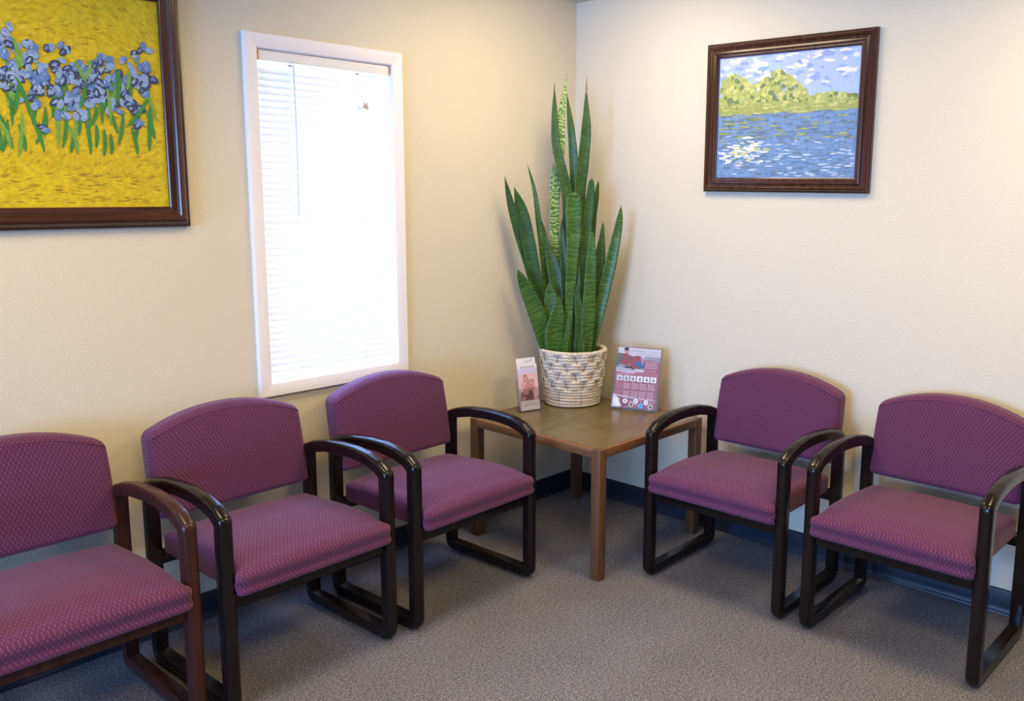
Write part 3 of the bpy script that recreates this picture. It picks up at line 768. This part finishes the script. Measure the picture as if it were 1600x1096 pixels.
flat('water_ground', u0 + fwR - .004, u1 - fwR + .004, z0 + fwR - .004, c0 + .53 * (c1 - c0), .0121, .0123, pm, W1, t)
flat('bank_ground', u0 + fwR - .004, u1 - fwR + .004, c0 + .53 * (c1 - c0), c0 + .62 * (c1 - c0), .0121, .0123, pm, W4, t)
D = Dabs(pm, .0124); H = c1 - c0; Wd = a1 - a0
def hd_(fu, fz, a, b, m, ang=None):
    u = a1 - fu * Wd; z = c0 + fz * H; a = min(a, u - a0 - .001, a1 - u - .001); b = min(b, z - c0 - .001, c1 - z - .001)
    if a > .001 and b > .0005: D.put(u, z, a, b, R.gauss(0, .06) if ang is None else ang, m, 8)
for k in range(160): hd_(R.random(), R.uniform(.72, 1), R.uniform(.010, .03), R.uniform(.005, .012), R.choice((S1, S1, S2, S2, S3)))
for k in range(520):
    f = R.random(); fz = .60 + R.random() * (.16 + .07 * math.sin(f * 17) * (1 - .4 * f) + .06 * math.sin(f * 5)) * (1 if f < .66 else .35)
    hd_(f, fz, R.uniform(.008, .016), R.uniform(.008, .017), R.choice((T1, T1, T2, T3)), R.uniform(0, PI))
for k in range(150): hd_(R.random(), R.uniform(.52, .62), R.uniform(.012, .03), R.uniform(.002, .005), R.choice((W4, W4, T2, T1)))
for k in range(520):
    f, g = R.random(), R.uniform(0, .53)
    m = R.choice((W1, W1, W2, W3)) if g < .3 else R.choice((W2, W2, W1, W4))
    if f < .3 and g > .25: m = R.choice((W2, T3, W4))
    hd_(f, g, R.uniform(.010, .026), R.uniform(.0018, .004), m)
for k in range(90): hd_(R.gauss(.22, .09), R.gauss(.22, .05), R.uniform(.008, .022), R.uniform(.002, .005), R.choice((S2, S2, W3, T2)))
D.done(t)

# ------------------------------------------------------------------ printed leaflets in clear holders
P_white = plain('white_paper', (0.80, 0.76, 0.79), .4); P_pink = plain('pink_print', srgb(226, 182, 186), .4); P_rose = plain('rose_print', srgb(196, 134, 138), .4)
P_brown = plain('brown_print', srgb(146, 108, 108), .4); P_dark = plain('dark_print', srgb(112, 86, 88), .4); P_grey = plain('grey_print', srgb(170, 168, 180), .4)
P_red_haze = plain('red_print_with_haze', srgb(176, 104, 116), .4); P_red2 = plain('bright_red_print', srgb(176, 62, 60), .4); P_blue = plain('blue_print', srgb(70, 110, 160), .4); P_cyan = plain('cyan_print', srgb(60, 150, 210), .4)  # flyer red is paled, taking in the reflection haze of the acrylic
P_skin = plain('skin_print', srgb(205, 160, 145), .4); P_hair = plain('hair_print', srgb(70, 52, 52), .4); P_lilac = plain('lilac_print', srgb(205, 196, 220), .4); P_olive = plain('olive_print', srgb(110, 108, 100), .4)
class Print:
    """flat print on a sheet: local x right, y up the sheet, layered a hair apart"""
    def __init__(s): s.vs = []; s.fs = []; s.mi = []; s.mats = []; s.k = 0
    def poly(s, pts, m, lift=0):
        if m not in s.mats: s.mats.append(m)
        s.k += 1; o = len(s.vs); h = -.0004 - .00003 * s.k
        s.vs += [(x, h, y) for x, y in pts]; s.fs.append(tuple(range(o, o + len(pts)))); s.mi.append(s.mats.index(m))
    def rect(s, x0, y0, x1, y1, m): s.poly([(x0, y0), (x1, y0), (x1, y1), (x0, y1)], m)
    def ell(s, x, y, a, b, m, rot=0, n=16):
        s.poly([(x + a * math.cos(t) * math.cos(rot) - b * math.sin(t) * math.sin(rot), y + a * math.cos(t) * math.sin(rot) + b * math.sin(t) * math.cos(rot)) for t in [2 * PI * i / n for i in range(n)]], m)
    def text(s, x0, x1, y, h, m):
        x = x0
        while x < x1 - h:
            w = min(R.uniform(1.0, 3.2) * h, x1 - x); s.rect(x, y, x + w, y + h, m); x += w + .6 * h
    def done(s, parent, name='print'):
        me = mesh(name, s.vs, s.fs, False)
        for m in s.mats: me.materials.append(m)
        for p, i in zip(me.polygons, s.mi): p.material_index = i
        return link(name, me, None, parent)
def place(o, loc, rz, lean):
    o.matrix_world = Matrix.Translation(loc) @ Matrix.Rotation(rz, 4, 'Z') @ Matrix.Rotation(-lean, 4, 'X')
# brochure pocket left of the basket (local: x right, -y front, z up)
blp = Vector((-0.590, -0.203, TH + .0012)); d_ = Vector((.109, -.028)); rzb = math.atan2(d_.y, d_.x); ln_ = .17
bh = thing('brochure_holder', 'small clear acrylic pocket holder on table left of basket', 'holder', blp, rzb)
W_ = .108
def lb(a, b, name, m, par, lean=ln_, off=(0, 0, 0)):
    o = box(name, a, b, m, par); o.rotation_euler = (-lean, 0, 0); o.location = off; return o
lb((0, .014, 0), (W_, .0160, .150), 'back_panel', M_acryl, bh)
lb((0, -.0160, .004), (W_, -.0140, .105), 'front_panel', M_acryl, bh)
lb((-.0005, -.0140, 0.002), (.0012, .014, .105), 'side_panel', M_acryl, bh); lb((W_ - .0012, -.0140, 0.002), (W_ + .0005, .014, .105), 'side_panel', M_acryl, bh)
lb((.0012, -.0140, .002), (W_ - .0012, .014, .0036), 'pocket_floor', M_acryl, bh)
box('foot', (0.0, .010, 0.0), (W_, .052, .002), M_acryl, bh)
def leaflet(label, y, h, rise, prn=None, x0=.004, wid=.099):
    o = link('brochure', box_me('brochure', (0, 0, 0), (wid, .0007, h)), P_white)
    tag(o, label, 'brochure', 'brochures in the clear pocket')
    o.matrix_world = Matrix.Translation(blp) @ Matrix.Rotation(rzb, 4, 'Z') @ Matrix.Rotation(-ln_, 4, 'X') @ Matrix.Translation((x0, y, .0042 + rise))
    if prn: prn.done(o)
    return o
p = Print(); wB, hB = .099, .225
p.rect(.001, .045, wB - .001, .190, P_pink)
p.rect(.001, .165, wB - .001, .190, P_lilac)
p.ell(.046, .072, .044, .030, P_brown); p.rect(.001, .045, wB - .001, .066, P_brown); p.ell(.030, .062, .022, .013, P_dark); p.ell(.036, .110, .022, .040, P_rose, -.2); p.ell(.034, .150, .011, .014, P_brown); p.ell(.035, .147, .008, .010, P_skin)
p.ell(.068, .085, .018, .034, P_rose, .15); p.ell(.068, .128, .010, .012, P_brown); p.ell(.066, .125, .007, .009, P_skin); p.ell(.083, .068, .012, .026, P_pink); p.ell(.058, .070, .012, .022, P_dark, .2); p.ell(.018, .055, .012, .009, P_rose)
p.poly([(.010, .085), (.013, .085), (.034, .128), (.030, .130)], P_white)
p.rect(.0, .006, wB, .044, P_white); p.text(.030, .088, .030, .0032, P_grey); p.text(.016, .094, .021, .0038, P_grey)
p.text(.012, .090, .194, .006, P_grey)
leaflet('pink photo brochure standing at front of the clear pocket', -.0085, hB - .015, 0, p)
p = Print(); p.poly([(.034, .222), (.085, .231), (.080, .224), (.062, .214), (.074, .226)], P_grey); p.poly([(.032, .217), (.066, .224), (.060, .218)], P_grey)
leaflet('white brochure with grey emblem behind the pink brochure', .002, .238, 0, p)
# flyer stand right of the basket
fb = Vector((-0.242, -0.446, TH + .0012)); d_ = Vector((.079, -.210)); rzf = math.atan2(d_.y, d_.x); lf = .30
fh = thing('flyer_stand', 'slanted clear acrylic sign stand on table right of basket', 'holder', fb, rzf)
WF, HF = .224, .292
def lf_(a, b, name):
    o = box(name, a, b, M_acryl, fh); o.rotation_euler = (-lf, 0, 0); return o
lf_((0, .0018, 0.0), (WF, .0034, HF), 'back_sheet'); lf_((0, -.0034, 0.0), (WF, -.0018, HF), 'front_sheet')
box('foot', (0, -.002, 0.0), (WF, .088, .0018), M_acryl, fh)
o = link('flyer', box_me('flyer', (0, 0, 0), (.206, .0006, .279)), P_red_haze)
tag(o, 'red flyer with photos and round icons in the slanted clear stand', 'flyer')
o.matrix_world = Matrix.Translation(fb) @ Matrix.Rotation(rzf, 4, 'Z') @ Matrix.Rotation(-lf, 4, 'X') @ Matrix.Translation((.009, -.0003, .008))
p = Print(); w_, h_ = .206, .279
p.rect(0, .166, w_, h_, P_white)
p.poly([(0, .182), (.13, .182), (.14, .212), (.08, .238), (.04, .25), (0, .252)], P_olive)
p.ell(.046, .188, .044, .016, P_grey); p.ell(.060, .178, .028, .016, P_hair); p.poly([(.022, .200), (.054, .192), (.052, .250), (.034, .252), (.024, .232)], P_red2)
p.ell(.042, .262, .011, .014, P_skin); p.ell(.040, .272, .012, .008, P_hair)
p.ell(.094, .214, .036, .030, P_red2, .2); p.ell(.112, .203, .030, .014, P_blue, -.25); p.poly([(.112, .236), (.118, .236), (.126, .206), (.121, .206)], P_lilac)
p.rect(.132, .166, w_, .228, P_red_haze); p.poly([(.128, .228), (w_, .222), (w_, .242), (.132, .244)], P_grey)
p.text(.064, .132, .263, .004, P_grey); p.text(.09, .194, .250, .005, P_lilac); p.text(.150, .200, .263, .003, P_lilac)
for k in range(4): p.text(.140, .198, .216 - .009 * k, .004, P_pink)
p.rect(0, .150, w_, .168, P_red_haze)
p.poly([(.0, .166), (.09, .160), (.09, .168), (.07, .182), (.0, .184)], P_lilac)
for k in range(7): p.ell(.010 + .0125 * k, .175, .0055, .0055, P_grey)
for k in range(7): p.poly([(.104 + .013 * k, .174), (.112 + .013 * k, .174), (.108 + .013 * k, .180)], P_pink)
p.text(.006, .07, .155, .003, P_pink)
for k in range(6):
    x = .008 + .0325 * k; p.rect(x, .124, x + .027, .149, P_white); p.ell(x + .013, .137, .009, .007, P_grey, .4 * k); p.ell(x + .015, .132, .006, .004, P_olive)
for k in range(5):
    x = .006 + .039 * k
    p.rect(x + .002, .116, x + .005, .119, P_white)
    for q in range(10):
        if q == 4: continue
        p.text(x, x + .033, .110 - .0072 * q, .0030, P_pink if k else P_rose)
p.poly([(0, .0), (.038, .0), (.052, .012), (.030, .035), (.018, .050), (0, .054)], P_lilac); p.ell(.022, .026, .016, .020, P_white, .3); p.poly([(.026, .042), (.040, .026), (.054, .012), (.044, .010), (.034, .024)], P_dark)
p.poly([(0, .054), (.10, .044), (w_, .040), (w_, .042), (.10, .047), (0, .060)], P_lilac)
for (x, y, mm) in ((.062, .030, P_rose), (.092, .016, P_dark), (.112, .032, P_grey), (.138, .014, P_cyan), (.162, .030, P_grey), (.184, .012, P_dark)):
    p.ell(x, y, .0115, .0115, P_white); p.ell(x, y, .0085 if mm is not P_cyan else .0105, .0085 if mm is not P_cyan else .0105, mm if mm in (P_cyan, P_dark) else P_lilac); p.ell(x, y, .004, .005, mm)
for (x, y) in ((.075, .030), (.125, .034), (.176, .030), (.105, .013)): p.text(x, x + .022, y, .003, P_pink)
p.done(o)
